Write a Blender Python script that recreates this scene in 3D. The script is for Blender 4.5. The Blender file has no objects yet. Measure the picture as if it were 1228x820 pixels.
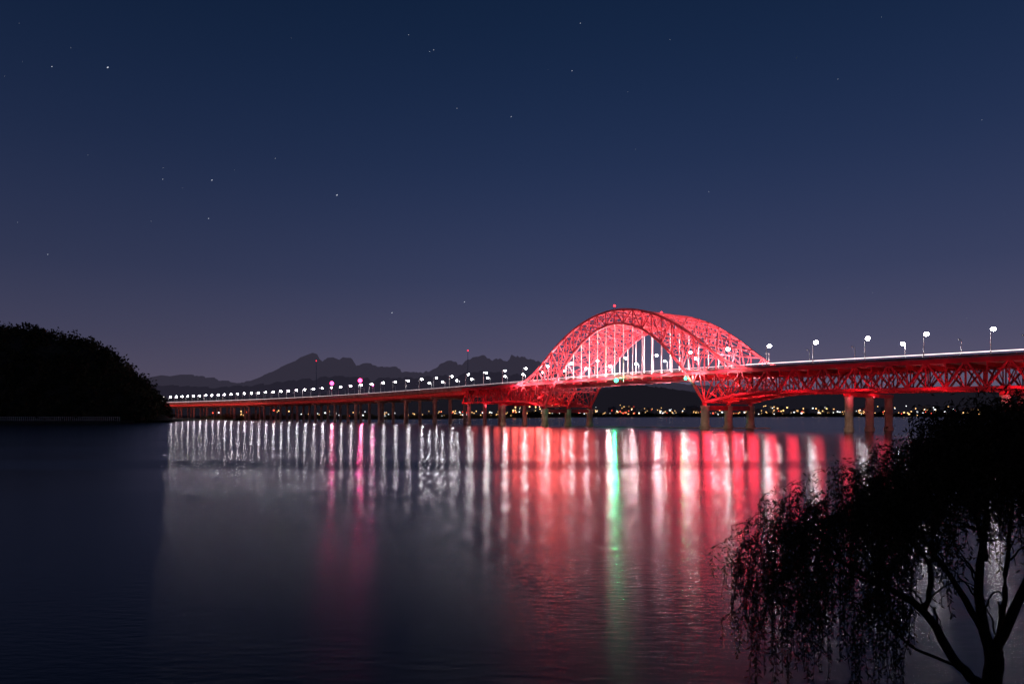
import bpy, math, random
import numpy as np
from mathutils import Vector, Matrix, noise
random.seed(7); rng=np.random.default_rng(7)
scene=bpy.context.scene
scene.view_settings.view_transform='Standard'
scene.view_settings.look='None'
scene.view_settings.exposure=0
CAMZ=7.0

# ------------------------------------------------ helpers
def new_obj(name,V,F,mat=None,parent=None,smooth=False):
    me=bpy.data.meshes.new(name)
    me.from_pydata([tuple(v) for v in V],[],F)
    me.update()
    ob=bpy.data.objects.new(name,me)
    scene.collection.objects.link(ob)
    if mat: me.materials.append(mat)
    if parent: ob.parent=parent
    if smooth: me.polygons.foreach_set('use_smooth',[True]*len(me.polygons))
    return ob
def empty(name):
    e=bpy.data.objects.new(name,None); scene.collection.objects.link(e); return e
class M:
    def __init__(s): s.V=[]; s.F=[]
    def beam(s,a,b,w,h=None):
        h=h or w
        a=Vector(a);b=Vector(b);d=b-a
        if d.length<1e-4: return
        d.normalize()
        up=Vector((0,0,1)) if abs(d.z)<.98 else Vector((.62,.78,0))
        x=d.cross(up).normalized(); y=x.cross(d).normalized()
        n=len(s.V)
        for p in (a,b):
            for sx,sy in ((-1,-1),(1,-1),(1,1),(-1,1)):
                s.V.append(p+x*(sx*w/2)+y*(sy*h/2))
        s.F+= [(n,n+3,n+2,n+1),(n+4,n+5,n+6,n+7)]
        for i in range(4):
            j=(i+1)%4
            s.F.append((n+i,n+j,n+4+j,n+4+i))
    def tube(s,pts,rad,sides=6):
        n0=len(s.V); k=len(pts)
        for i,p in enumerate(pts):
            p=Vector(p)
            d=(Vector(pts[min(i+1,k-1)])-Vector(pts[max(i-1,0)])).normalized()
            up=Vector((0,0,1)) if abs(d.z)<.9 else Vector((1,0,0))
            x=d.cross(up).normalized(); y=x.cross(d)
            for j in range(sides):
                a=2*math.pi*j/sides
                s.V.append(p+(x*math.cos(a)+y*math.sin(a))*rad[i])
        for i in range(k-1):
            for j in range(sides):
                j2=(j+1)%sides
                s.F.append((n0+i*sides+j,n0+i*sides+j2,n0+(i+1)*sides+j2,n0+(i+1)*sides+j))
        s.F.append(tuple(n0+j for j in range(sides))[::-1])
        s.F.append(tuple(n0+(k-1)*sides+j for j in range(sides)))
    def ball(s,c,r,rz=None,seg=8,rings=5):
        rz=rz or r; n0=len(s.V); c=Vector(c)
        for i in range(1,rings):
            t=math.pi*i/rings
            for j in range(seg):
                a=2*math.pi*j/seg
                s.V.append(c+Vector((r*math.sin(t)*math.cos(a),r*math.sin(t)*math.sin(a),rz*math.cos(t))))
        s.V.append(c+Vector((0,0,rz))); s.V.append(c-Vector((0,0,rz)))
        top=len(s.V)-2; bot=top+1
        for j in range(seg):
            j2=(j+1)%seg
            s.F.append((top,n0+j,n0+j2))
            for i in range(rings-2):
                s.F.append((n0+i*seg+j,n0+(i+1)*seg+j,n0+(i+1)*seg+j2,n0+i*seg+j2))
            s.F.append((bot,n0+(rings-2)*seg+j2,n0+(rings-2)*seg+j))
    def obj(s,name,mat,parent=None,smooth=False):
        return new_obj(name,s.V,s.F,mat,parent,smooth)

def mat_pr(name,c1,c2,scale=1.0,rough=.7,metal=0,bump=0.0,spec=.5,emit=None,es=0):
    m=bpy.data.materials.new(name); m.use_nodes=True
    nt=m.node_tree; b=nt.nodes['Principled BSDF']
    tc=nt.nodes.new('ShaderNodeTexCoord'); nz=nt.nodes.new('ShaderNodeTexNoise')
    nz.inputs['Scale'].default_value=scale; nz.inputs['Detail'].default_value=5
    nt.links.new(tc.outputs['Object'],nz.inputs['Vector'])
    cr=nt.nodes.new('ShaderNodeValToRGB')
    cr.color_ramp.elements[0].position=.35; cr.color_ramp.elements[1].position=.65
    cr.color_ramp.elements[0].color=(*c1,1); cr.color_ramp.elements[1].color=(*c2,1)
    nt.links.new(nz.outputs['Fac'],cr.inputs['Fac'])
    nt.links.new(cr.outputs['Color'],b.inputs['Base Color'])
    b.inputs['Roughness'].default_value=rough; b.inputs['Metallic'].default_value=metal
    b.inputs['Specular IOR Level'].default_value=spec
    if bump:
        bp=nt.nodes.new('ShaderNodeBump'); bp.inputs['Strength'].default_value=bump
        nt.links.new(nz.outputs['Fac'],bp.inputs['Height']); nt.links.new(bp.outputs['Normal'],b.inputs['Normal'])
    if emit:
        b.inputs['Emission Color'].default_value=(*emit,1); b.inputs['Emission Strength'].default_value=es
    return m
def mat_em(name,c,st):
    m=bpy.data.materials.new(name); m.use_nodes=True
    nt=m.node_tree; nt.nodes.clear()
    e=nt.nodes.new('ShaderNodeEmission'); o=nt.nodes.new('ShaderNodeOutputMaterial')
    e.inputs[0].default_value=(*c,1); e.inputs[1].default_value=st
    nt.links.new(e.outputs[0],o.inputs[0]); return m

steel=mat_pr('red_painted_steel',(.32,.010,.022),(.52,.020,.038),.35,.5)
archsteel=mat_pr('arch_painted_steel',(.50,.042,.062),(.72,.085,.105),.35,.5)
white_steel=mat_pr('hanger_steel',(.6,.5,.5),(.75,.65,.65),.5,.5)
concrete=mat_pr('concrete',(.20,.17,.145),(.36,.32,.28),.25,.85,bump=.2)
asphalt=mat_pr('asphalt',(.04,.04,.042),(.06,.06,.06),1.5,.85)
paint=mat_pr('road_paint',(.7,.7,.68),(.8,.8,.78),2,.6)
grey_metal=mat_pr('galvanised_steel',(.3,.3,.3),(.42,.42,.42),1,.4,metal=.6)
bark=mat_pr('bark',(.020,.014,.010),(.04,.028,.02),6,1,bump=.5,spec=0)
leafm=mat_pr('willow_leaf',(.050,.034,.018),(.09,.06,.03),3,1,spec=0)
foliage=mat_pr('forest_foliage',(.022,.028,.014),(.07,.055,.03),.05,.95,spec=.1)
bushm=mat_pr('dry_shrub_foliage',(.05,.045,.02),(.12,.09,.04),.1,.95,spec=.1)
soil=mat_pr('soil',(.03,.028,.02),(.06,.05,.035),.3,.95,bump=.3,spec=.1)
rock=mat_pr('fence_paint',(.4,.38,.36),(.55,.52,.5),1,.7)

# ------------------------------------------------ world
w=bpy.data.worlds.new('World'); scene.world=w; w.use_nodes=True
nt=w.node_tree; bg=nt.nodes['Background']
tc=nt.nodes.new('ShaderNodeTexCoord'); sep=nt.nodes.new('ShaderNodeSeparateXYZ')
nt.links.new(tc.outputs['Generated'],sep.inputs[0])
cr=nt.nodes.new('ShaderNodeValToRGB'); r=cr.color_ramp
def lin(c): return tuple(((x/255+.055)/1.055)**2.4 if x>10 else x/255/12.92 for x in c)+(1,)
r.elements[0].position=0; r.elements[0].color=lin((97,88,108))
r.elements[1].position=1; r.elements[1].color=lin((8,20,42))
r.interpolation='B_SPLINE'
for p,c in ((.04,(92,85,107)),(.10,(76,76,103)),(.19,(55,63,95)),(.34,(32,48,82)),(.52,(16,34,62)),(.7,(10,26,50))):
    e=r.elements.new(p); e.color=lin(c)
nt.links.new(sep.outputs['Z'],cr.inputs['Fac'])
mr=nt.nodes.new('ShaderNodeMapRange'); mr.inputs['From Min'].default_value=-.7; mr.inputs['From Max'].default_value=.2
mr.inputs['To Min'].default_value=.74; mr.inputs['To Max'].default_value=1.0; mr.interpolation_type='SMOOTHSTEP'
nt.links.new(sep.outputs['X'],mr.inputs['Value'])
hsv=nt.nodes.new('ShaderNodeHueSaturation')
nt.links.new(cr.outputs['Color'],hsv.inputs['Color']); nt.links.new(mr.outputs['Result'],hsv.inputs['Value'])
nt.links.new(hsv.outputs['Color'],bg.inputs['Color']); bg.inputs['Strength'].default_value=1.0

# stars
st=M()
def star(dx,dz,size):
    d=Vector((dx,1,dz)).normalized(); c=Vector((0,0,CAMZ))+d*20000
    t=Vector((.8,0,.6)); x=(t-d*t.dot(d)).normalized(); y=d.cross(x)
    a=size*15; b=size*8; n=len(st.V)
    st.V+= [c-x*a,c-y*b,c+x*a,c+y*b]; st.F.append((n,n+1,n+2,n+3))
for x,y,s in ((129,81,1.8),(254,216,1.4),(404,234,1.8),(470,375,1.4),(557,362,1.4),(62,80,1),(195,215,.8),(250,262,1),(520,60,.9),(686,85,1),(696,28,.9),(490,42,.8),(548,130,.8),(613,140,1),(330,190,.7),(1005,95,.6),(57,305,.9),(850,230,.6),(515,62,.7)):
    star((x-614)/819,(497-y)/819,s)
for i in range(120): star(random.uniform(-1.5,1.5),random.uniform(.12,1.2),random.uniform(.25,.5))
st.obj('stars',mat_em('starlight',(.8,.85,1),.8))

# ------------------------------------------------ bridge path
TH0=math.radians(38.66)
S0=-420; N=1800
xs=np.zeros(N); ys=np.zeros(N)
def theta(s): return TH0+math.radians(max(0,min(s-400,600))*.0165)
i0=-S0; xs[i0]=93; ys[i0]=330
for i in range(i0+1,N):
    t=theta(i-1+S0); xs[i]=xs[i-1]-math.sin(t); ys[i]=ys[i-1]+math.cos(t)
for i in range(i0-1,-1,-1):
    xs[i]=xs[i+1]+math.sin(TH0); ys[i]=ys[i+1]-math.cos(TH0)
ctrl_s=[-420,-130,0,58,117,200,371,600,900,1400]
ctrl_z=[25,27.2,28.4,28.2,27.3,26.0,24.0,23.4,23.8,24]
base=np.interp(np.arange(N)+S0,ctrl_s,ctrl_z)
k=np.ones(81)/81; pad=np.pad(base,80,mode='edge'); sm=np.convolve(np.convolve(pad,k,'same'),k,'same')[80:-80]
AR=np.arange(N)
def D(s): return float(np.interp(s-S0,AR,sm))
def P(s,o,z=0):
    i=s-S0; t=theta(s)
    x=float(np.interp(i,AR,xs)); y=float(np.interp(i,AR,ys))
    return Vector((x+o*math.cos(t),y+o*math.sin(t),D(s)+z))
def Pa(s,o,z):
    p=P(s,o); p.z=z; return p
W=40.0
bridge=empty('arch_bridge')
def extrude(profile,s0,s1,step,name,mat,parent=bridge):
    V=[];F=[]; n=len(profile); ss=list(np.arange(s0,s1,step))+[s1]
    for s in ss:
        for o,z in profile: V.append(P(s,o,z))
    for i in range(len(ss)-1):
        for j in range(n):
            j2=(j+1)%n
            F.append((i*n+j,i*n+j2,(i+1)*n+j2,(i+1)*n+j))
    F.append(tuple(range(n))); F.append(tuple((len(ss)-1)*n+j for j in range(n))[::-1])
    return new_obj(name,V,F,mat,parent)
SE=1350
extrude([(1.2,0),(1.2,-1.4),(5,-1.9),(35,-1.9),(38.8,-1.4),(38.8,0)],-400,SE,8,'deck_slab',concrete)
extrude([(1.7,.004),(38.3,.004),(38.3,.05),(1.7,.05)],-400,SE,8,'roadway',asphalt)
for nm,o in (('parapet_near',1.2),('parapet_far',38.4)):
    extrude([(o,.002),(o+.4,.002),(o+.3,1.0),(o+.1,1.0)],-400,SE,8,nm,concrete)
extrude([(19.7,.055),(20.3,.055),(20.1,1.0),(19.9,1.0)],-400,SE,8,'median_barrier',concrete)
lm=M()
for o in (5.2,8.8,12.4,16,24,27.6,31.2,34.8):
    for s in range(-396,600,12):
        a=P(s,o,.056);b=P(s+5,o,.056); lm.beam(a,b,.15,.004)
lm.obj('lane_markings',paint,bridge)
rail=M()
for o in (1.4,38.6):
    for s in range(-400,1300,4):
        if s<500: rail.beam(P(s,o,1.0),P(s,o,1.6),.12)
        rail.beam(P(s,o,1.6),P(s+4,o,1.6),.14)
rail.obj('handrails',grey_metal,bridge)

# ---- trusses
SC=58.5
def up_z(q):
    if q<58: return 36.3-.0070*q*q
    z0=36.3-.0070*58*58; m=-.0140*58
    t=min((q-58)/27,1); h=27
    return (2*t**3-3*t*t+1)*z0+(t**3-2*t*t+t)*h*m+(-2*t**3+3*t*t)*(-.6)+(t**3-t*t)*h*(-.08)
def lo_z(q):
    if q<58.5: return 29-.0130*q*q
    t=min((q-58.5)/34,1); t=1-(1-t)**2
    return -15.5+4.6*t
panel=6.5
A=M(); H=M(); T=M()
nodes=[SC+panel*k for k in range(-13,14)]
for o in (0.0,W):
    for k in range(len(nodes)-1):
        s1,s2=nodes[k],nodes[k+1]; q1,q2=abs(s1-SC),abs(s2-SC)
        U1,U2=P(s1,o,up_z(q1)),P(s2,o,up_z(q2))
        L1,L2=P(s1,o,lo_z(q1)),P(s2,o,lo_z(q2))
        D1,D2=P(s1,o,-.9),P(s2,o,-.9)
        A.beam(U1,U2,1.0,1.15); A.beam(L1,L2,1.0,1.15); T.beam(D1,D2,.8,1.4)
        A.beam(U1,L1,.5,.5)
        inside=max(q1,q2)<60
        if inside:
            if k%2: A.beam(U1,L2,.5)
            else: A.beam(L1,U2,.5)
            m1=(U1+L1)/2; m2=(U2+L2)/2; A.beam(m1,m2,.28)
            if k%2: A.beam(L1,(U1+L2)/2,.26); A.beam((U1+L2)/2,U2,.26)
            else: A.beam(U1,(L1+U2)/2,.26); A.beam((L1+U2)/2,L2,.26)
        else:
            if k%2: A.beam(U1,D2,.4); T.beam(D1,L2,.5)
            else: A.beam(D1,U2,.4); T.beam(L1,D2,.5)
            T.beam(U1,D1,.45); T.beam(D1,L1,.5)
        if lo_z(q1)>2: H.beam(L1,D1,.42,.42)
for k,s1 in enumerate(nodes[:-1]):
    s2=nodes[k+1]; q1,q2=abs(s1-SC),abs(s2-SC)
    za,zb=up_z(q1),up_z(q2)
    segs=4
    if za>5:
        A.beam(P(s1,0,za),P(s1,W,za),.5,.55)
        for j in range(segs):
            o1=W*j/segs;o2=W*(j+1)/segs
            A.beam(P(s1,o1,za),P(s2,o2,zb),.32); A.beam(P(s1,o2,za),P(s2,o1,zb),.32)
    la,lb=lo_z(q1),lo_z(q2)
    if la>9:
        A.beam(P(s1,0,la),P(s1,W,la),.45)
        for j in range(2):
            o1=W*j/2;o2=W*(j+1)/2
            A.beam(P(s1,o1,la),P(s2,o2,lb),.3); A.beam(P(s1,o2,la),P(s2,o1,lb),.3)
        for j in range(4):
            o1=W*j/4;o2=W*(j+1)/4
            A.beam(P(s1,o1,la),P(s1,(o1+o2)/2,za),.28); A.beam(P(s1,o2,la),P(s1,(o1+o2)/2,za),.28)
    T.beam(P(s1,0,-2.4),P(s1,W,-2.4),.5,1.2)
def side(s_from,s_to):
    n=max(1,int(round(abs(s_to-s_from)/panel))); ss=[s_from+(s_to-s_from)*i/n for i in range(n+1)]
    for o in (0.0,W/2,W):
        for k in range(n):
            s1,s2=ss[k],ss[k+1]; q1,q2=abs(s1-SC),abs(s2-SC)
            zt=-1.0 if o!=W/2 else -2.6
            U1,U2=P(s1,o,zt),P(s2,o,zt)
            L1,L2=P(s1,o,lo_z(q1)),P(s2,o,lo_z(q2))
            T.beam(U1,U2,.9,1.6); T.beam(L1,L2,.9,1.1); T.beam(U1,L1,.5)
            if k%2: T.beam(U1,L2,.7)
            else: T.beam(L1,U2,.7)
    for k in range(n):
        s1,s2=ss[k],ss[k+1]; z1,z2=lo_z(abs(s1-SC)),lo_z(abs(s2-SC))
        T.beam(P(s1,0,z1),P(s1,W,z1),.5,.6); T.beam(P(s1,0,-2.6),P(s1,W,-2.6),.5,1.4)
        for a,b in ((0,W/2),(W/2,W)):
            T.beam(P(s1,a,z1),P(s1,(a+b)/2,-2.9),.3); T.beam(P(s1,b,z1),P(s1,(a+b)/2,-2.9),.3)
            T.beam(P(s1,a,z1),P(s2,b,z2),.3); T.beam(P(s1,b,z1),P(s2,a,z2),.3)
side(nodes[0],-390); side(nodes[-1],206)
for k in range(len(nodes)-1):
    s1,s2=nodes[k],nodes[k+1]; q1,q2=abs(s1-SC),abs(s2-SC)
    if min(q1,q2)>48:
        o=W/2
        T.beam(P(s1,o,lo_z(q1)),P(s2,o,lo_z(q2)),.9,1.1); T.beam(P(s1,o,-2.6),P(s2,o,-2.6),.8,1.2)
        T.beam(P(s1,o,-2.6),P(s2,o,lo_z(q2)),.6); T.beam(P(s1,o,-2.6),P(s1,o,lo_z(q1)),.45)
        T.beam(P(s1,0,lo_z(q1)),P(s1,W,lo_z(q1)),.6,.7)
        for a,b in ((0,W/2),(W/2,W)):
            T.beam(P(s1,a,lo_z(q1)),P(s2,b,lo_z(q2)),.35); T.beam(P(s1,b,lo_z(q1)),P(s2,a,lo_z(q2)),.35)
            T.beam(P(s1,a,lo_z(q1)),P(s1,b,-2.9),.35); T.beam(P(s1,b,lo_z(q1)),P(s1,a,-2.9),.35)
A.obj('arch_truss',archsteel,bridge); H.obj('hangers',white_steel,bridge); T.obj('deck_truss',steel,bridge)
for nm,o in (('girder_near',2.5),('girder_mid',16),('girder_far',30)):
    extrude([(o,-1.95),(o+7,-1.95),(o+6.2,-4.6),(o+.8,-4.6)],206,SE,10,nm,steel)
# ---- piers
C=M(); R=M()
def column(s,o,top,w,l,base=-3):
    lev=[(base,1.25),(1.6,1.25),(1.61,1.0),(top-.9,1.0),(top-.9,1.12),(top,1.12)]
    n0=len(C.V); t=theta(s); d=Vector((-math.sin(t),math.cos(t),0)); nn=Vector((math.cos(t),math.sin(t),0))
    K=12
    for z,f in lev:
        c=Pa(s,o,z)
        for j in range(K):
            a=2*math.pi*(j+.5)/K; ca=math.cos(a);sa=math.sin(a)
            C.V.append(c+nn*(w/2*f*ca)+d*(l/2*f*sa))
    for i in range(len(lev)-1):
        for j in range(K):
            j2=(j+1)%K
            C.F.append((n0+i*K+j,n0+i*K+j2,n0+(i+1)*K+j2,n0+(i+1)*K+j))
    C.F.append(tuple(n0+(len(lev)-1)*K+j for j in range(K)))
for s in (0.0,117.0):
    top=D(s)-16.8
    for o in (0.5,20,39.5): column(s,o,top,4.0,4.0)
    R.beam(Pa(s,1.5,top-1.2),Pa(s,38.5,top-1.2),1.8,2.2)
    for o in (0,20,40): R.beam(Pa(s,o,top),Pa(s,o,top+1.6),1.8)
rows=[-68.5,-122,-180,-240,-300,-360,160]
for s in rows:
    top=D(s)-13.2
    for o in (1.5,20,38.5): column(s,o,top,3.2,3.2)
    R.beam(Pa(s,-1,top+.35),Pa(s,41,top+.35),2.4,1.5)
s=206.0
while s<1340:
    top=D(s)-6.4
    for o in (6,20,34): column(s,o,top,2.6,2.6)
    C.beam(Pa(s,2.5,top+.7),Pa(s,37.5,top+.7),2.4,1.5)
    s+=46
C.obj('piers',concrete,bridge); R.obj('pier_cross_girders',steel,bridge)

# ---- traffic light trails (long-exposure headlights along the deck)
trails=empty('traffic_light_trails')
def trail(o,z,s0,s1,name,c,st,h=.22):
    extrude([(o,z),(o+.12,z),(o+.12,z+h),(o,z+h)],s0,s1,8,name,mat_em(name+'_glow',c,st),trails)
trail(4,1.75,-400,-20,'headlights',(1,.74,.78),2.2,.45)
trail(7.5,2.0,-400,1200,'truck_headlights',(1,.75,.8),1.6,.3)
trail(30,1.9,-400,1200,'taillights',(1,.1,.08),2.0,.3)

# ------------------------------------------------ street lamps
def point(name,loc,power,col,radius,parent):
    l=bpy.data.lights.new(name,'POINT'); l.energy=power; l.color=col; l.shadow_soft_size=radius
    o=bpy.data.objects.new(name,l); o.location=loc; scene.collection.objects.link(o); o.parent=parent; return o
bulb_mat=mat_em('lamp_glass',(1,.93,.95),80)
off_mat=mat_pr('unlit_lamp_glass',(.5,.5,.5),(.6,.6,.6),2,.2)
sp=21.4; s=-117.8-sp*4
i=-4
while s<1120:
    for o,side_ in ((1.0,1),(39.0,-1)):
        lit = (side_==1) or 20<s<330 or i in (2,)
        e=empty('street_lamp')
        m=M()
        base=P(s,o,.9); top=P(s,o,9.6); head=P(s,o+side_*1.9,10.1)
        m.tube([base,base+Vector((0,0,.8)),top],[.24,.18,.12],6)
        m.tube([top,P(s,o+side_*.6,10.0),head],[.12,.1,.08],5)
        h2=P(s,o+side_*3.0,10.15); m.beam(head,h2,.5,.22)
        m.obj('pole',grey_metal,e)
        b=M(); c=P(s,o+side_*2.45,9.75); far=max(0,(s-60)/500)
        rr_=(.85 if s<0 else .60)+.22*min(far,1.8); b.ball(c,rr_ if lit else .25,.85*rr_ if lit else .2,14,9); b.obj('lamp_head',bulb_mat if lit else off_mat,e,True)
        if lit:
            point('lamp_light',c-Vector((0,0,1.2)),1900*(1+.5*far)*random.uniform(.5,1.3)*(2.0 if s<-20 else 1),(1,.86,.92),.3,e)
    s+=sp; i+=1

# ---- beacons and signals
def beacon(name,s,o,h,col,power,r=.7):
    e=empty(name); m=M(); b=P(s,o,.9); t=P(s,o,h)
    m.tube([b,t],[.25,.15],6); m.beam(t-Vector((.8,0,0)),t+Vector((.8,0,0)),.3,.3); m.obj('pole',grey_metal,e)
    bb=M(); bb.ball(t+Vector((0,0,.8)),r,r); bb.obj('lens',mat_em(name+'_lens',col,12),e,True)
    point('beacon_light',t+Vector((0,-1.8,.8)),power,col,.4,e)
beacon('signal_beacon',371,1,13,(1,.04,.20),17000,1.9)
beacon('signal_beacon',432,1,13,(1,.04,.20),17000,1.9)
beacon('signal_beacon',420,39,12,(1,.05,.3),5000,.9)
def navlight(s,o,z,col,power,r):
    e=empty('navigation_light'); m=M(); p=P(s,o,z)
    m.beam(P(s,o+1.5,z+1.3),p+Vector((0,0,1.1)),.2); m.beam(p+Vector((0,0,.5)),p+Vector((0,0,1.3)),.6); m.obj('bracket',grey_metal,e)
    b=M(); b.ball(p,r,r); b.obj('lens',mat_em('nav_lens',col,10),e,True)
    point('nav_light',p-Vector((1.0,1.3,0)),power,col,.4,e)
navlight(56,-1.4,-2.4,(.04,1,.42),17000,1.1)
navlight(10,-1.4,-3.4,(.05,1,.45),1500,.7)
for s_,o_ in ((SC,0),(SC,W)):
    e=empty('aviation_light'); m=M(); p=P(s_,o_,37); m.beam(p,p+Vector((0,0,1.4)),.3); m.obj('post',grey_metal,e)
    b=M(); b.ball(p+Vector((0,0,1.8)),.6,.6); b.obj('lens',mat_em('aviation_lens',(1,.02,.03),8),e,True)

# ------------------------------------------------ bridge flood lighting
flood=empty('bridge_floodlights')
def orient(o,loc,aim,along):
    z=(Vector(loc)-Vector(aim)).normalized(); x=Vector(along).normalized(); x=(x-z*x.dot(z)).normalized(); y=z.cross(x)
    mt=Matrix((x,y,z)).transposed().to_4x4(); mt.translation=loc; o.matrix_world=mt
def area(loc,aim,along,sx,sy,power,col):
    l=bpy.data.lights.new('floodlight','AREA'); l.shape='RECTANGLE'; l.size=sx; l.size_y=sy; l.energy=power; l.color=col
    o=bpy.data.objects.new('floodlight',l); scene.collection.objects.link(o); o.parent=flood; orient(o,loc,aim,along)
def spot(loc,aim,power,col,cone,radius=2.5):
    l=bpy.data.lights.new('projector','SPOT'); l.energy=power; l.color=col; l.spot_size=math.radians(cone); l.spot_blend=.6; l.shadow_soft_size=radius
    o=bpy.data.objects.new('projector',l); scene.collection.objects.link(o); o.parent=flood; orient(o,loc,aim,(1,0,0))
RED=(1,.07,.12); PINK=(1,.46,.52); HOT=(1,.66,.70)
def dirv(s): t=theta(s); return Vector((-math.sin(t),math.cos(t),0))
for k_,s in enumerate(list(range(-380,-20,27))+[-14,117,140,168,192]):
    area(P(s+10,-5,-16),P(s+10,3,-5),dirv(s),3,.6,random.uniform(900,1700),RED)
    area(P(s+10,20,-13.5),P(s+10,22,-4),dirv(s),6,1.0,random.uniform(600,1500),RED)
for s in (-14,6,26,46,66,86,106,126,141):
    area(P(s,-6,-2.5),P(s,4,16),dirv(s),4,.8,7500*random.uniform(.6,1.4),PINK)
    area(P(s,W+6,-2.5),P(s,W-4,18),dirv(s),4,.8,9000*random.uniform(.7,1.3),PINK)
    area(P(s,9,1.2),P(s,6,20),dirv(s),4,.8,11000*random.uniform(.5,1.5),HOT)
    area(P(s,31,1.2),P(s,34,20),dirv(s),4,.8,15000*random.uniform(.5,1.5),HOT)
for s in range(225,1100,60):
    area(P(s,-9,-9),P(s,3,-3),dirv(s),56,.8,1200 if s<600 else 3400,(1,.16,.12))
for s in [0,117]+rows[:4]+[160]:
    area(Pa(s,-18,1.6)-dirv(s)*6,Pa(s,8,4),dirv(s),5,1,1200,(1,.58,.38))
for s in (206,252,298,344,390,436):
    area(Pa(s,-14,1.6)-dirv(s)*6,Pa(s,8,5),dirv(s),5,1,450,(1,.5,.38))
# red projectors at the haunches over the arch piers, washing the river below
def wash(s_list,power,col):
    for s_,p_ in s_list:
        q=abs(s_-SC); z_=max(lo_z(q),-15)+2.5 if q>45 else -3
        l0=P(s_,-2.2,z_); spot(l0,l0+Vector((-l0.x,-l0.y,0)).normalized()*60+Vector((0,0,-16)),power*p_*random.uniform(.75,1.2),col,110)
wash([(74,.15),(82,.25),(89,.45),(96,.7),(104,.9),(111,1),(119,1),(127,.9),(135,.75),(143,.55),(152,.38),(162,.24),(174,.14),(188,.07)],9500,(1,.10,.085))
wash([(36,.14),(28,.28),(20,.5),(12,.75),(4,.95),(-4,1.05),(-12,1.05),(-20,1),(-28,.9),(-37,.7),(-47,.5),(-58,.32),(-70,.2),(-84,.12)],6800,(1,.035,.07))
for s_,o_,z_,p_ in ((117,12,-10,1),(128,8,-9,1),(1,12,-10,1),(-12,9,-9,1)):
    point('haunch_lamp',P(s_,o_,z_),5000*p_,(1,.10,.11),.5,flood)

# ------------------------------------------------ water
wm=bpy.data.materials.new('river_water'); wm.use_nodes=True
nt=wm.node_tree; b=nt.nodes['Principled BSDF']
b.inputs['Base Color'].default_value=(.003,.003,.007,1); b.inputs['IOR'].default_value=1.33
b.inputs['Specular IOR Level'].default_value=.40
tc=nt.nodes.new('ShaderNodeTexCoord')
def noise_node(scale,sx,sy,detail=3,rot=0):
    mp=nt.nodes.new('ShaderNodeMapping'); mp.inputs['Scale'].default_value=(sx,sy,1); mp.inputs['Rotation'].default_value=(0,0,rot)
    n=nt.nodes.new('ShaderNodeTexNoise'); n.inputs['Scale'].default_value=scale; n.inputs['Detail'].default_value=detail
    nt.links.new(tc.outputs['Object'],mp.inputs['Vector']); nt.links.new(mp.outputs['Vector'],n.inputs['Vector']); return n
def math_node(op,a,bb,c=None):
    m=nt.nodes.new('ShaderNodeMath'); m.operation=op
    for idx,v in enumerate((a,bb,c)):
        if v is None: continue
        if isinstance(v,(int,float)): m.inputs[idx].default_value=v
        else: nt.links.new(v,m.inputs[idx])
    return m.outputs[0]
sepw=nt.nodes.new('ShaderNodeSeparateXYZ'); nt.links.new(tc.outputs['Object'],sepw.inputs[0])
warp=noise_node(1,.010,.02,3)
yy=math_node('ADD',sepw.outputs['Y'],math_node('MULTIPLY',math_node('SUBTRACT',warp.outputs['Fac'],.5),18))
fac=math_node('DIVIDE',yy,300)
rr=nt.nodes.new('ShaderNodeValToRGB'); nt.links.new(fac,rr.inputs['Fac']); rr.color_ramp.interpolation='EASE'
els=[(.07,.205),(.15,.195),(.195,.188),(.22,.155),(.275,.145),(.30,.20),(.325,.20),(.36,.155),(.6,.150)]
rr.color_ramp.elements[0].position=0; rr.color_ramp.elements[0].color=(.21,.21,.21,1)
rr.color_ramp.elements[1].position=1; rr.color_ramp.elements[1].color=(.145,.145,.145,1)
for p,v in els:
    e=rr.color_ramp.elements.new(p); e.color=(v,v,v,1)
pn=noise_node(1,.006,.05,4)
ro=math_node('ADD',rr.outputs['Color'],math_node('MULTIPLY',math_node('SUBTRACT',pn.outputs['Fac'],.5),.05))
nt.links.new(ro,b.inputs['Roughness'])
# cross-stream spread grows close to the bank, where small ripples dominate
an=nt.nodes.new('ShaderNodeMapRange'); an.inputs['From Min'].default_value=.06; an.inputs['From Max'].default_value=.40
an.inputs['To Min'].default_value=.68; an.inputs['To Max'].default_value=.88
nt.links.new(fac,an.inputs['Value']); nt.links.new(an.outputs['Result'],b.inputs['Anisotropic'])
cv=nt.nodes.new('ShaderNodeCombineXYZ'); cv.inputs[1].default_value=1.0
nt.links.new(cv.outputs[0],b.inputs['Tangent'])
n1=noise_node(1,1.2,3.2,5,.35)
bp=nt.nodes.new('ShaderNodeBump'); bp.inputs['Strength'].default_value=.35; bp.inputs['Distance'].default_value=.06
nt.links.new(n1.outputs['Fac'],bp.inputs['Height']); nt.links.new(bp.outputs['Normal'],b.inputs['Normal'])
L=30000
new_obj('river_water',[(-L,-300,0),(L,-300,0),(L,L,0),(-L,L,0)],[(0,1,2,3)],wm)

# ------------------------------------------------ land
def grid_obj(name,x0,x1,nx,y0,y1,ny,hf,mat):
    V=[];F=[]
    for j in range(ny+1):
        for i in range(nx+1):
            x=x0+(x1-x0)*i/nx; y=y0+(y1-y0)*j/ny
            V.append((x,y,hf(x,y)))
    for j in range(ny):
        for i in range(nx):
            a=j*(nx+1)+i; F.append((a,a+1,a+nx+2,a+nx+1))
    return new_obj(name,V,F,mat,smooth=True)
def bankz(x,y):
    z=5.3-.375*max(y,-2) ; z=min(z,5.4)
    return max(z,-2)+.15*noise.noise(Vector((x*.3,y*.3,0)))-(.1 if y>8 else 0)
grid_obj('river_bank_ground',-80,80,120,-60,19,60,bankz,soil)

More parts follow.
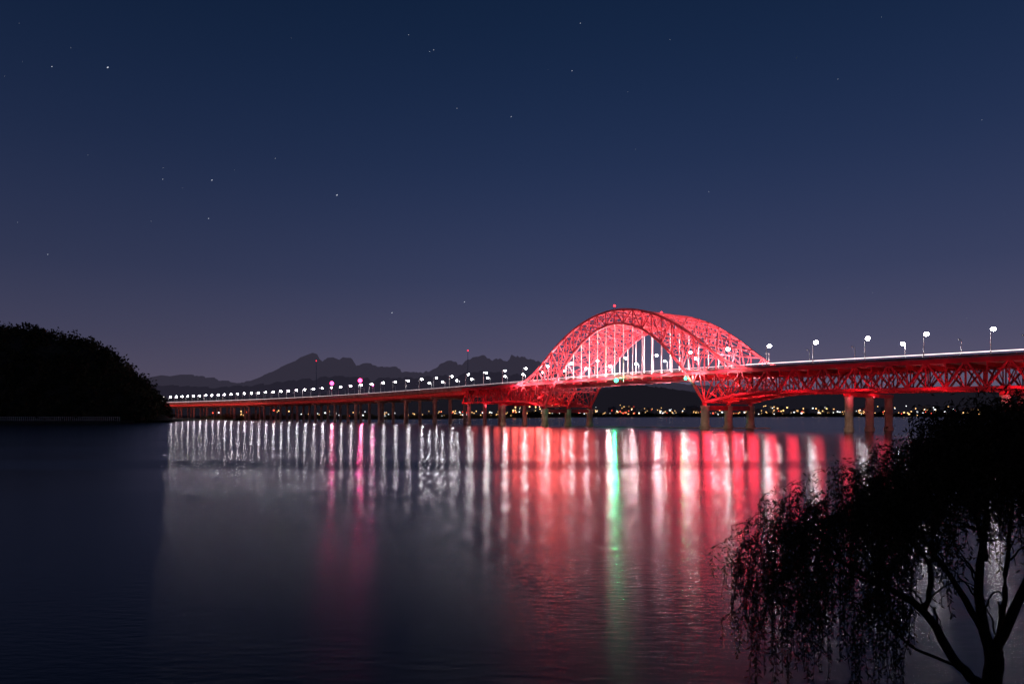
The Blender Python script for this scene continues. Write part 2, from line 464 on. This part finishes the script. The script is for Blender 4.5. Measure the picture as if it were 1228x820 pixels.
def smooth(t): t=max(0,min(1,t)); return t*t*(3-2*t)
hx=[-1200,-700,-560,-495,-463,-422,-395,-374,-360,-349,-339]
hz=[120,112,104,95,92,80,62,44,30,14,0]
def hillz(x,y):
    xe=x+ (y-680)*.55
    h=float(np.interp(xe,hx,hz))
    f=smooth((y-638)/70)*(1 if y<760 else max(.3,1-(y-760)/900))
    return max(-1,h*f*.92+(7*noise.noise(Vector((x*.02,y*.02,1)))+4*noise.noise(Vector((x*.06,y*.06,5))))*f+ (1.6 if xe<-339 else -2))
grid_obj('forested_hill',-1200,-310,150,636,1150,80,hillz,soil)
def clumps(name,centers,mat,leaf,n,parent=None):
    allV=[]
    for (x,y,z,rx,rz) in centers:
        u=rng.normal(size=(n,3)); u/=np.linalg.norm(u,axis=1)[:,None]
        rad=rng.uniform(.35,1.0,size=(n,1))**.5
        lump=1+.25*np.sin(u[:,:1]*5+x)+.2*np.sin(u[:,2:3]*7+y)
        c=np.array([x,y,z])+u*rad*lump*np.array([rx,rx,rz])
        a=rng.normal(size=(n,3)); a/=np.linalg.norm(a,axis=1)[:,None]
        b_=np.cross(a,rng.normal(size=(n,3))); b_/=np.linalg.norm(b_,axis=1)[:,None]
        sz=leaf*rng.uniform(.5,1.3,size=(n,1))
        allV.append(np.stack([c-a*sz,c-b_*sz*.6,c+a*sz,c+b_*sz*.6],axis=1).reshape(-1,3))
    V=np.concatenate(allV); F=np.arange(len(V)).reshape(-1,4)
    return new_obj(name,V.tolist(),F.tolist(),mat,parent)
cs=[]
while len(cs)<1500:
    x=random.uniform(-760,-340); y=638+abs(random.gauss(0,1))*60
    z=hillz(x,y)
    if z<1: continue
    r_=random.uniform(2.5,8); cs.append((x,y,z+r_*.7,r_,r_*random.uniform(.8,1.4)))
clumps('hillside_trees',cs,foliage,1.5,46)
fe=empty('riverside_fence'); fm=M()
for k in range(0,75):
    x=-505+k*1.9
    fm.beam((x,634,-1),(x,634,5.2),.35)
fm.beam((-505,634,4.6),(-364,634,4.6),.25); fm.beam((-505,634,2.4),(-364,634,2.4),.25)
fm.obj('posts_and_rails',rock,fe)
new_obj('hill_foot_ground',[(-1200,632,-1),(-350,632,-1),(-345,660,1.6),(-1200,660,1.6),(-1200,634,1.2),(-350,634,1.2)],[(0,1,5,4),(4,5,2,3)],soil)
shore=[(-350,660),(-385,860),(-300,930),(-200,985),(-120,1050),(0,1350),(150,1700),(500,1900),(1200,2000),(4000,2300),(9000,3000),(9000,12000),(-9000,12000),(-9000,660)]
V=[(x,y,1.6) for x,y in shore]+[(x,y-6,-1) for x,y in shore]
n=len(shore); F=[tuple(range(n))]+[(i+n,i+1+n,i+1,i) for i in range(n-1)]
new_obj('far_shore_ground',V,F,soil)
def along(poly,t):
    seg=[math.dist(poly[i],poly[i+1]) for i in range(len(poly)-1)]; T_=sum(seg)*t
    for i,l in enumerate(seg):
        if T_<=l: f=T_/l; return (poly[i][0]+(poly[i+1][0]-poly[i][0])*f,poly[i][1]+(poly[i+1][1]-poly[i][1])*f)
        T_-=l
    return poly[-1]
cs=[]
for k in range(260):
    x,y=along(shore[1:6],random.random()); r_=random.uniform(2,4.5)
    cs.append((x+random.uniform(-20,10),y+random.uniform(8,60),1.6+r_*.7,r_*1.5,r_))
clumps('riverside_trees',cs,bushm,1.3,36)
cs=[]
for k in range(700):
    x,y=along(shore[5:10],random.random()**1.3); r_=random.uniform(4,8)
    cs.append((x,y+random.uniform(20,160),2+r_*.5,r_*2,r_))
clumps('far_shore_trees',cs,foliage,4,26)

def mtn_mat(name,c,haze_glow):
    return mat_pr(name,tuple(v*.8 for v in c),c,.002,1,spec=0,emit=haze_glow,es=1)  # aerial haze painted into the ridges as a faint sky-coloured emission
def ridge(name,pts,Y,mat,rough,depth):
    pts=sorted(pts); X=[(p[0]-614)/819*Y for p in pts]; Z=[(497-p[1])/819*Y+CAMZ for p in pts]
    nx=900; rows_=10; V=[];F=[]
    for j in range(rows_+1):
        f=j/rows_
        for i in range(nx+1):
            x=X[0]+(X[-1]-X[0])*i/nx; z=float(np.interp(x,X,Z))
            nz=noise.fractal(Vector((x/Y*38,f*1.7,Y)),.7,2.1,8)
            nz=-abs(nz)*1.3+.35
            zz=z+rough*nz*z/(abs(z)+60)
            g=math.sin(f*math.pi/2)**1.2
            V.append((x,Y-depth*(1-f)+nz*depth*.05,zz*g-20*(1-f)))
    for j in range(rows_):
        for i in range(nx):
            a=j*(nx+1)+i; F.append((a,a+1,a+nx+2,a+nx+1))
    return new_obj(name,V,F,mat)
far=[(-300,470),(60,466),(180,458),(205,452),(235,452),(270,458),(300,464),(322,452),(340,447),(356,438),(368,432),(380,425),(388,434),(397,437),(404,428),(410,436),(420,430),(430,441),(445,437),(460,443),(480,442),(500,449),(520,443),(540,435),(552,438),(566,431),(580,428),(590,435),(604,429),(620,428),(640,434),(665,444),(700,455),(760,462),(800,460),(860,466),(930,470),(1000,473),(1200,476),(1700,480)]
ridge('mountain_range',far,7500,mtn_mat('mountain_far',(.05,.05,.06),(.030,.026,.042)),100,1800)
mid=[(-300,475),(100,470),(200,463),(260,466),(330,460),(400,452),(450,455),(520,452),(580,446),(640,450),(700,464),(900,474),(1700,484)]
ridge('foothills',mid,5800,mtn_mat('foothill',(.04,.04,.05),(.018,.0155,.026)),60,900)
near=[(-300,482),(180,476),(300,478),(400,473),(520,470),(600,474),(700,470),(760,461),(800,466),(850,474),(950,470),(1010,467),(1100,465),(1200,463),(1260,466),(1700,470)]
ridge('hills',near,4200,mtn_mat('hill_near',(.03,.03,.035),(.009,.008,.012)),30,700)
# distant city
city=empty('distant_city'); bm_=M(); lw=M(); lo=M(); lr=M()
poly=shore[5:10]
for k in range(120):
    x,y=along(poly,(k+random.random())/120*.8); y+=random.uniform(180,600)
    wd=random.uniform(14,45); hgt=random.choice([10,14,18,26,34])*random.uniform(.8,1.2)
    bm_.beam((x,y,1),(x,y,hgt),wd,18); bm_.beam((x+wd*.2,y,hgt),(x+wd*.2,y,hgt+3),wd*.3,8)
    for q in range(random.randint(1,6)):
        a=x+random.uniform(-wd/2,wd/2); z=random.uniform(4,hgt)
        tgt=random.choice([lw,lo,lo,lo,lr]); tgt.beam((a,y-12,z),(a+random.uniform(1.2,3),y-12,z),1.2,1.6)
bm_.obj('buildings',mat_pr('distant_facade',(.1,.1,.1),(.2,.19,.18),.01,.8),city)
for k in range(480):
    x,y=along(poly,random.random()**1.2*.8); y+=random.uniform(-2,200); z=random.choice([random.uniform(8,14),random.uniform(10,18),random.uniform(14,34)])
    s_=random.choice([random.uniform(.8,1.8),random.uniform(1.4,3.2)]); tgt=random.choices([lw,lo,lr],[3,7,1])[0]; tgt.beam((x-s_/2,y,z),(x+s_/2,y,z),s_,s_)
for k in range(110):
    x,y=along(shore[1:6],random.random()); s_=random.uniform(.6,1.5)
    tgt=random.choices([lw,lo,lr],[3,7,1])[0]; z=random.uniform(5,13); y+=random.uniform(0,60); tgt.beam((x-s_/2,y,z),(x+s_/2,y,z),s_,s_)
lw.obj('white_lights',mat_em('city_white',(.9,.95,1),3.2),city); lo.obj('warm_lights',mat_em('city_warm',(1,.55,.2),3.2),city); lr.obj('red_lights',mat_em('city_red',(1,.08,.04),4),city)
for x,h,Y in ((-194,285,3000),(-860,240,3000)):
    e=empty('radio_mast'); m=M(); m.tube([(x,Y,0),(x,Y,h)],[3,.8],4)
    for q in range(6): m.beam((x-5+q*.7,Y,h*(.3+.1*q)),(x+5-q*.7,Y,h*(.3+.1*q)),1)
    m.obj('lattice',grey_metal,e); b_=M(); b_.ball((x,Y,h+3),3.4 if h>260 else 2,3); b_.obj('lamp',mat_em('mast_lamp',(1,.02,.05),3),e)
wv=M()
pts=[(35,395),(60,372),(95,352),(128,338)]
for a,b_ in zip(pts,pts[1:]): wv.beam((a[0],a[1],.1),(b_[0],b_[1],.1),2.2,.7)
wv.obj('river_weir',concrete)

# ------------------------------------------------ willow
willow=empty('willow_tree'); Wd=M()
limbs=[]
def limb(pts,r0,r1):
    pts=[Vector(p) for p in pts]; out=[]
    n=len(pts)
    for i in range(n-1):
        p0=pts[max(i-1,0)];p1=pts[i];p2=pts[i+1];p3=pts[min(i+2,n-1)]
        for k in range(6):
            t=k/6; out.append(.5*((2*p1)+(p2-p0)*t+(2*p0-5*p1+4*p2-p3)*t*t+(3*p1-p0-3*p2+p3)*t**3)+Vector((random.uniform(-1,1),random.uniform(-1,1),random.uniform(-1,1)))*.02)
    out.append(pts[-1]); k=len(out)
    Wd.tube(out,[r0+(r1-r0)*(i/(k-1))**.8 for i in range(k)],7); limbs.append(out); return out
limb([(9.95,14,-.3),(9.9,14,.6),(9.85,14,1.4),(9.9,14,2.2)],.24,.17)
limb([(9.85,14,1.3),(9.1,13.9,1.9),(8.35,13.8,3.0),(7.6,13.7,3.5),(6.7,13.6,4.0),(6.0,13.6,4.45),(5.5,13.6,4.6)],.12,.02)
limb([(9.88,14,1.9),(9.7,14.2,3.3),(9.95,14.3,4.9),(9.7,14.2,6.2)],.13,.03)
limb([(9.9,14,2.1),(10.4,13.8,3.6),(11.0,13.7,5.0),(11.6,13.6,6.2)],.12,.03)
limb([(9.7,14.1,2.6),(9.2,14.6,3.8),(8.5,15,4.9),(7.7,15.2,5.5)],.08,.02)
limb([(8.35,13.8,3.0),(8.2,13.4,4.0),(7.5,13.2,4.7),(6.9,13.0,5.0)],.06,.015)
limb([(9.8,14.1,4.0),(9.2,13.6,5.0),(8.7,13.3,5.5)],.05,.015)
limb([(7.6,13.7,3.5),(6.8,14.2,3.7),(6.0,14.5,3.6),(5.4,14.6,3.1)],.035,.01)
limb([(9.85,14,1.5),(10.4,14.5,2.6),(10.9,15,4.0),(11.2,15.2,5.8)],.09,.02)
limb([(9.1,13.9,1.9),(8.3,14.2,2.2),(7.5,14.4,2.9),(6.6,14.6,3.2)],.04,.01)
for l in list(limbs[1:]):
    for k in range(8):
        p=Vector(random.choice(l[len(l)//4:])); dx=random.uniform(-.8,.7); dy=random.uniform(-1,1)
        u=.5 if p.z<4.3 else .05
        limb([p,p+Vector((dx*.5,dy*.5,u)),p+Vector((dx,dy,u*1.3)),p+Vector((dx*1.4,dy*1.3,u*.4))],.025,.006)
Wd.obj('trunk_and_limbs',bark,willow,True)
tx=[4.6,4.9,5.3,5.8,6.6,7.6,8.3,8.9,9.4,10.5,13.5]; tz=[4.2,4.6,5.0,5.4,5.8,6.0,6.35,6.9,7.25,7.35,7.2]
Lf=[];Tw=M()
def leaf(p,L_,flop):
    a=random.uniform(0,6.28); tilt=random.uniform(-1.0,-.2) if flop else random.uniform(-1,.6)
    d=Vector((math.cos(a)*.6,math.sin(a)*.6,tilt)).normalized()*L_
    sd=d.cross(Vector((random.uniform(-1,1),random.uniform(-1,1),random.uniform(-1,1)))).normalized()*L_*.15
    Lf.extend((p,p+d*.5+sd,p+d,p+d*.5-sd))
def strand(x,y,z,ln,dens):
    n=int(ln/.05); ph=random.uniform(0,6.28); ph2=random.uniform(0,6.28); amp=random.uniform(.02,.14)
    dx=random.uniform(-.18,.10); dy=random.uniform(-.1,.1); pts=[]
    for i in range(n):
        t=i/n; zz=z+ .12*math.sin(min(t*5,1.57)) - ln*t
        out=min(1,t*4)
        pts.append(Vector((x+dx*out+amp*math.sin(ph+t*3)*t+(-.12*out),y+dy*out+amp*math.cos(ph2+t*3)*t,zz)))
    if len(pts)>3: Tw.tube(pts[::3]+[pts[-1]],[.006]*(len(pts[::3])+1),3)
    for p in pts:
        for q in range(dens):
            if random.random()<.3: continue
            leaf(p+Vector((random.uniform(-.03,.03),random.uniform(-.02,.02),random.uniform(-.02,.02))),random.uniform(.07,.14),True)
def ztop(x): return float(np.interp(x,tx,tz))
cl=[]
for k in range(430):
    x=random.uniform(4.9,13.0)
    if x<7.4 and random.random()<.3: x+=random.uniform(2.5,5)
    y=14+random.gauss(0,.8); zt=ztop(x)-.08*(y-14)**2+random.uniform(-.45,.12)
    z=zt-abs(random.gauss(0,1))*.85
    cl.append((x,y,z))
for (x,y,z) in cl:
    sparse=x<7.6
    for k in range(random.randint(3,8) if sparse else random.randint(5,10)):
        strand(x+random.gauss(0,.13),y+random.gauss(0,.2),z+random.gauss(0,.10),random.choice([random.uniform(.3,.9),random.uniform(.6,1.5)]),random.choice([1,2]))
    if x>7.2:
        for k in range(random.randint(30,90)):
            leaf(Vector((x+random.gauss(0,.24),y+random.gauss(0,.24),z+random.gauss(0,.2)-.12)),random.uniform(.07,.15),False)
    elif random.random()<.6:
        for k in range(random.randint(15,55)):
            leaf(Vector((x+random.gauss(0,.16),y+random.gauss(0,.2),z+random.gauss(0,.14)-.1)),random.uniform(.07,.14),False)
for k in range(56):   # bundles of long hanging strands
    x=random.uniform(4.9,8.6); z0=random.uniform(2.7,4.6); y=14+random.gauss(0,.5)
    for q in range(random.randint(2,7)):
        strand(x+random.gauss(0,.10),y+random.gauss(0,.1),z0+random.gauss(0,.15),random.uniform(.6,2.0),random.choice([1,2,2]))
Tw.obj('hanging_twigs',bark,willow)
F=np.arange(len(Lf)).reshape(-1,4).tolist()
new_obj('leaves',Lf,F,leafm,willow)

# ------------------------------------------------ camera
cam=bpy.data.cameras.new('camera'); co=bpy.data.objects.new('camera',cam); scene.collection.objects.link(co)
co.location=(0,0,CAMZ); co.rotation_euler=(math.radians(90),0,0)
cam.lens=24; cam.sensor_width=36; cam.shift_y=87/1228; cam.clip_start=.1; cam.clip_end=60000
scene.camera=co
